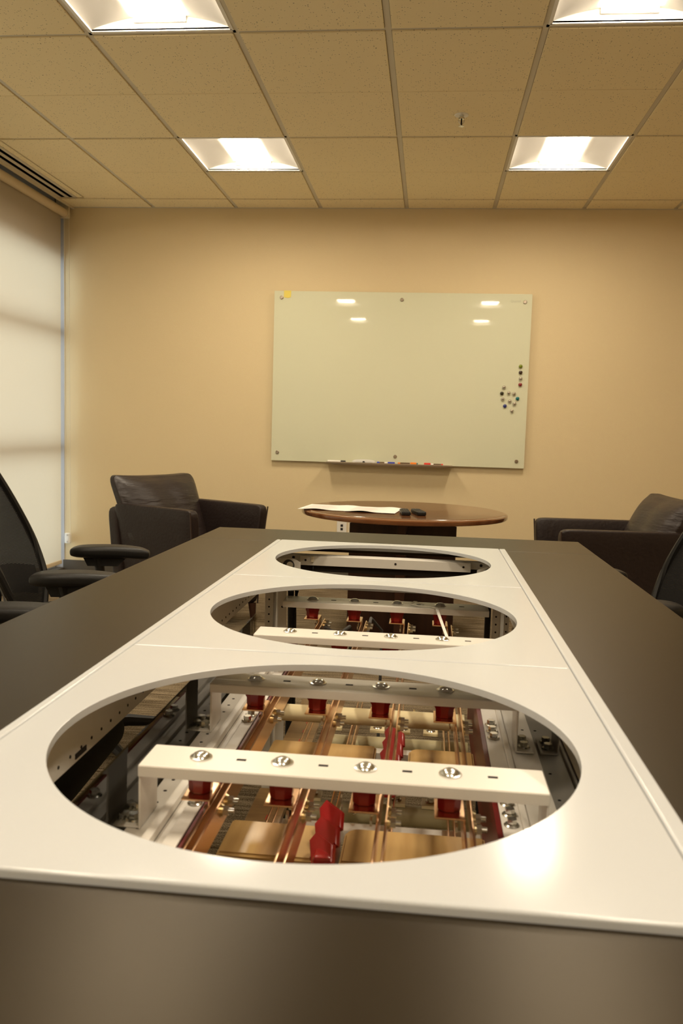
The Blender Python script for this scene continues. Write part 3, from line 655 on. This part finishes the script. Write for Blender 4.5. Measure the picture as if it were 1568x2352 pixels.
# document
dc = thing('document', 'open printed white document hanging over the left edge of the round table', 'paper', (-0.42, 4.64, RZ+0.0005), -0.10)
def page(x0, x1, y0, y1, bumpy, z):
    f = lambda u, v: Vector((x0+(x1-x0)*u, y0+(y1-y0)*v, z + bumpy*math.sin(PI*u)*(0.4+0.6*math.sin(PI*(u*1.7+v)))**2))
    mb = MB(); mb.grid(f, 24, 6, M['paper']); mb.grid(lambda u, v: f(u, v)-Vector((0, 0, 0.001)), 24, 6, M['paper'])
    return mb, f
for (a, b, c, d, bp, z, nm) in ((-0.26, 0.03, -0.15, 0.17, 0.007, 0.0015, 'page'), (0.0, 0.27, -0.17, 0.15, 0.008, 0.003, 'page')):
    mb, f = page(a, b, c, d, bp, z)
    for r in range(9):
        v0 = 0.12+0.085*r; L = 0.5+0.4*random.random()
        n = 12
        for k in range(n):
            u0 = 0.08+0.8*L*k/n; u1 = 0.08+0.8*L*(k+1)/n
            q = [f(u0, v0)+Vector((0, 0, .0008)), f(u1, v0)+Vector((0, 0, .0008)), f(u1, v0+0.012)+Vector((0, 0, .0008)), f(u0, v0+0.012)+Vector((0, 0, .0008))]
            vs = [mb.bm.verts.new(p) for p in q]; mb.bm.faces.new(vs).material_index = mb.mi(M['ink'])
    mb.build(nm, dc)
def remote(x, y, rz, label):
    t = thing('remote_control', label, 'remote control', (x, y, RZ), rz, 'remote controls on the round table')
    MB().box(-0.024, 0.024, -0.09, 0.09, 0.0, 0.022, M['black_plastic'], 0.007, seg=3).build('body', t)
    kb = MB()
    for i in range(3):
        for j in range(7): kb.cyl((-0.013+0.013*i, -0.06+0.018*j, 0.021), (-0.013+0.013*i, -0.06+0.018*j, 0.0235), 0.0038, M['dark_grey'], n=10)
    kb.build('buttons', t)
remote(-0.115, 4.47, 0.10, 'narrower black remote control, the left of the two on the table')
remote(-0.045, 4.49, 0.22, 'black remote control with keypad, the right of the two on the table')

# ------------------------------------------------------------------ leather armchairs
def bm_shell(fn, nu, nv, m, name, parent, sub=0):
    return None
def rbox(x0, x1, y0, y1, z0, z1, m, r, fl=None, name='part', parent=None, n=10, puff=0.0):
    """rounded, subdivided box with optional per-vertex deformation"""
    bm = bmesh.new(); bmesh.ops.create_cube(bm, size=2)
    bmesh.ops.subdivide_edges(bm, edges=bm.edges[:], cuts=n, use_grid_fill=True)
    hx, hy, hz = abs(x1-x0)/2, abs(y1-y0)/2, abs(z1-z0)/2; c = Vector(((x0+x1)/2, (y0+y1)/2, (z0+z1)/2))
    for v in bm.verts:
        u = v.co.copy()
        p = Vector((u.x*hx, u.y*hy, u.z*hz))
        core = Vector((max(-hx+r, min(hx-r, p.x)), max(-hy+r, min(hy-r, p.y)), max(-hz+r, min(hz-r, p.z))))
        d = p-core
        if d.length > 1e-9: p = core + d.normalized()*min(r, d.length)
        if puff:
            p.x += puff*math.copysign(1, u.x)*(abs(u.x) > 0.99)*(math.cos(u.y*PI/2)*math.cos(u.z*PI/2))**0.5 if abs(u.y) < 1 and abs(u.z) < 1 else 0
        q = p + c
        if fl: q = fl(q, u)
        v.co = q
    for f in bm.faces: f.smooth = True
    me = bpy.data.meshes.new(name); bm.to_mesh(me); bm.free(); me.materials.append(m)
    o_ = bpy.data.objects.new(name, me); COL.objects.link(o_); o_.parent = parent
    sm = o_.modifiers.new('sub', 'SUBSURF'); sm.levels = 1; sm.render_levels = 1
    return o_
def armchair(label, loc, rz):
    t = thing('leather_armchair', label, 'armchair', loc, rz, 'dark leather armchairs by the round table')
    L = M['leather']
    # local: faces +x, origin at middle of the footprint; width along y
    for s_ in (-1, 1):
        def fl(q, u, s_=s_):
            k = (q.z-0.10)/0.58
            q.y += s_*(0.040*k*k - 0.012)          # arms flare outward at the top
            q.x += 0.03*k*(1 if q.x > 0 else 0) - (0.03*k if q.x < -0.2 else 0)
            q.z -= 0.012*max(0, q.x)/0.3*k*0
            return q
        rbox(-0.30, 0.27, s_*0.255-0.036, s_*0.255+0.036, 0.10, 0.69, L, 0.020, fl, 'armrest', t, 12)
        pk = lambda k: (0.27+0.03*k-0.004, s_*(0.291+0.040*k*k-0.012)-s_*0.004, 0.10+0.58*k)
        MB().tube([pk(k/8) for k in range(9)], 0.0045, M['seam'], 8).build('piping', t)
    rbox(-0.26, 0.26, -0.222, 0.222, 0.10, 0.34, L, 0.02, None, 'seat_base', t, 6)
    rbox(-0.22, 0.28, -0.218, 0.218, 0.335, 0.455, L, 0.045, None, 'seat_cushion', t, 8)
    def fb(q, u):
        k = (q.z-0.12)/0.55; q.x -= 0.05*k; q.y *= 1+0.05*k; return q
    rbox(-0.345, -0.255, -0.300, 0.300, 0.10, 0.665, L, 0.025, fb, 'back_shell', t, 10)
    def fc(q, u):
        k = (q.z-0.45)/0.40                       # 0 at the seat, 1 at the top
        q.x += -0.19*k
        e = abs(u.y)
        q.y *= 1 + 0.10*k*(1 if True else 0)
        # pulled corners: thin at the sides, full in the middle
        cx_ = -0.17-0.19*k; q.x = cx_ + (q.x-cx_)*(1-0.62*e**4)*(1-0.45*max(0, u.z)**4)
        if u.z > 0: q.z -= 0.008*(1-e*e)*u.z - 0.010*e**6*u.z
        q.x += 0.006*math.sin(24*q.y+6*q.z)*(1-e)*(u.x > 0)
        return q
    rbox(-0.27, -0.07, -0.295, 0.285, 0.42, 0.845, M['leather_wrinkle'], 0.05, fc, 'back_cushion', t, 14)
    for a in (-1, 1):
        for b in (-1, 1):
            MB().cyl((a*0.25, b*0.245, 0.105), (a*0.25+a*0.01, b*0.245, 0.0), 0.024, M['wood_dark'], r1=0.015, n=16).build('leg', t)
    return t
ang = -math.radians(30)
fL = Vector((math.cos(ang), math.sin(ang))); nL = Vector((-fL.y, fL.x))
# front-far corner of the far arm at (-0.94, 4.92): local (0.30, +0.375)
cL = Vector((-0.945, 4.93)) - fL*0.30 - nL*0.295
armchair('dark brown leather armchair left of the round table, near the window', (cL.x, cL.y, 0), ang)
ang = PI + math.radians(5)
fR = Vector((math.cos(ang), math.sin(ang))); nR = Vector((-fR.y, fR.x))
cR = Vector((0.650, 4.22)) - fR*0.30 - nR*0.305
armchair('dark brown leather armchair right of the round table', (cR.x, cR.y, 0), ang)

# ------------------------------------------------------------------ office chairs
def office_chair(label, loc, rz):
    t = thing('office_chair', label, 'office chair', loc, rz, 'black mesh office chairs at the long table')
    P, F_ = M['black_plastic'], M['black_fabric']
    def fs(q, u):
        q.z -= 0.05*max(0, u.x)**3; q.y *= 1-0.10*u.x*u.x; return q
    rbox(-0.20, 0.32, -0.25, 0.25, 0.43, 0.495, F_, 0.03, fs, 'seat', t, 8)
    MB().box(-0.15, 0.15, -0.12, 0.12, 0.385, 0.432, P, 0.015).build('seat_plate', t)
    def outline(k):       # k: 0 bottom .. 1 top -> half width
        return 0.13 + 0.125*math.sin(PI*min(1, k*1.55+0.10)/2)**0.8 - 0.105*max(0, (k-0.42)/0.58)**1.25
    def surf(u, v):
        k = v; hw = outline(k)
        y = (2*u-1)*hw; z = 0.42 + 0.62*k
        x = -0.225 - 0.30*max(0, k-0.22)**1.15 - 0.02*math.cos(k*PI) + 0.07*(2*u-1)**2*(1-0.4*k)
        return Vector((x, y, z))
    MB().grid(surf, 20, 28, M['mesh']).build('back_mesh', t)
    rim = [surf(0, v/24) for v in range(25)] + [surf(u/10, 1) + Vector((0, 0, 0.015*math.sin(PI*u/10))) for u in range(1, 10)] + [surf(1, 1-v/24) for v in range(25)] + [surf(1-u/10, 0) for u in range(1, 11)]
    MB().tube(rim, 0.013, P, 8).build('back_frame', t)
    # spine and lumbar band behind the mesh
    MB().tube([surf(0.5, v/10)-Vector((0.05, 0, 0)) for v in range(0, 8)] , [0.03, 0.03, 0.028, 0.026, 0.024, 0.022, 0.02, 0.018], P, 10, flat=0.6).tube([(-0.10, 0, 0.40), (-0.2, 0, 0.40), (-0.27, 0, 0.44)], 0.025, P, 10).build('back_spine', t)
    MB().grid(lambda u, v: surf(0.04+0.92*u, 0.16+0.16*v + 0.05*math.cos((2*u-1)*PI/2)) - Vector((0.012, 0, 0)), 16, 4, P).build('lumbar_band', t)
    for s_ in (-1, 1):
        ys = s_*0.295
        arm = MB().tube([(0.02, s_*0.16, 0.405), (0.02, s_*0.26, 0.41), (0.015, ys, 0.44), (0.01, ys, 0.50), (0.0, ys, 0.60), (-0.005, ys, 0.645)], [0.02, 0.022, 0.026, 0.028, 0.026, 0.034], P, 12, flat=0.7).build('arm_support', t)
        def fpad(q, u, ys=ys):
            q.y = ys + (q.y-ys)*(1-0.18*u.x) ; q.z += 0.006*(1-u.x*u.x)*(1 if u.z > 0 else 0) - 0.008*max(0, u.x)**2
            e = (abs(u.x)**4); q.y = ys + (q.y-ys)*(1-0.35*e); return q
        rbox(-0.105, 0.185, ys-0.050, ys+0.050, 0.640, 0.678, P, 0.018, fpad, 'arm_pad', t, 10)
        MB().prism([(-0.07, -0.02), (0.10, -0.02), (0.06, 0.02), (-0.05, 0.02)], -0.025, 0.025, P, T=Tm(0.01, ys, 0.628, rx=-PI/2) ).build('pad_bracket', t)
    MB().cyl((0, 0, 0.09), (0, 0, 0.25), 0.028, P).cyl((0, 0, 0.25), (0, 0, 0.39), 0.016, M['steel']).build('gas_column', t)
    base = MB()
    for k in range(5):
        q = 2*PI*k/5+0.3; c, s_ = math.cos(q), math.sin(q)
        base.tube([(0, 0, 0.10), (0.15*c, 0.15*s_, 0.095), (0.30*c, 0.30*s_, 0.072)], [0.03, 0.022, 0.015], P, 8)
    base.build('star_base', t)
    for k in range(5):
        q = 2*PI*k/5+0.3; c, s_ = 0.30*math.cos(q), 0.30*math.sin(q)
        MB().cyl((c-0.022*math.sin(q+1), s_+0.022*math.cos(q+1), 0.028), (c+0.022*math.sin(q+1), s_-0.022*math.cos(q+1), 0.028), 0.028, P, n=20).cyl((c, s_, 0.028), (c, s_, 0.075), 0.007, P, n=10).build('caster', t)
    return t
oc = office_chair('black mesh office chair left of the table, nearer the leather armchair', (-1.155, 2.77, 0), math.radians(12))
dup(oc, 'black office chair pushed under the left side of the table, in front', (-1.00, 1.70, 0), math.radians(4))
dup(oc, 'black office chair tucked under the right table side, cut off by the photo edge', (0.615, 2.75, 0), math.radians(180+3))
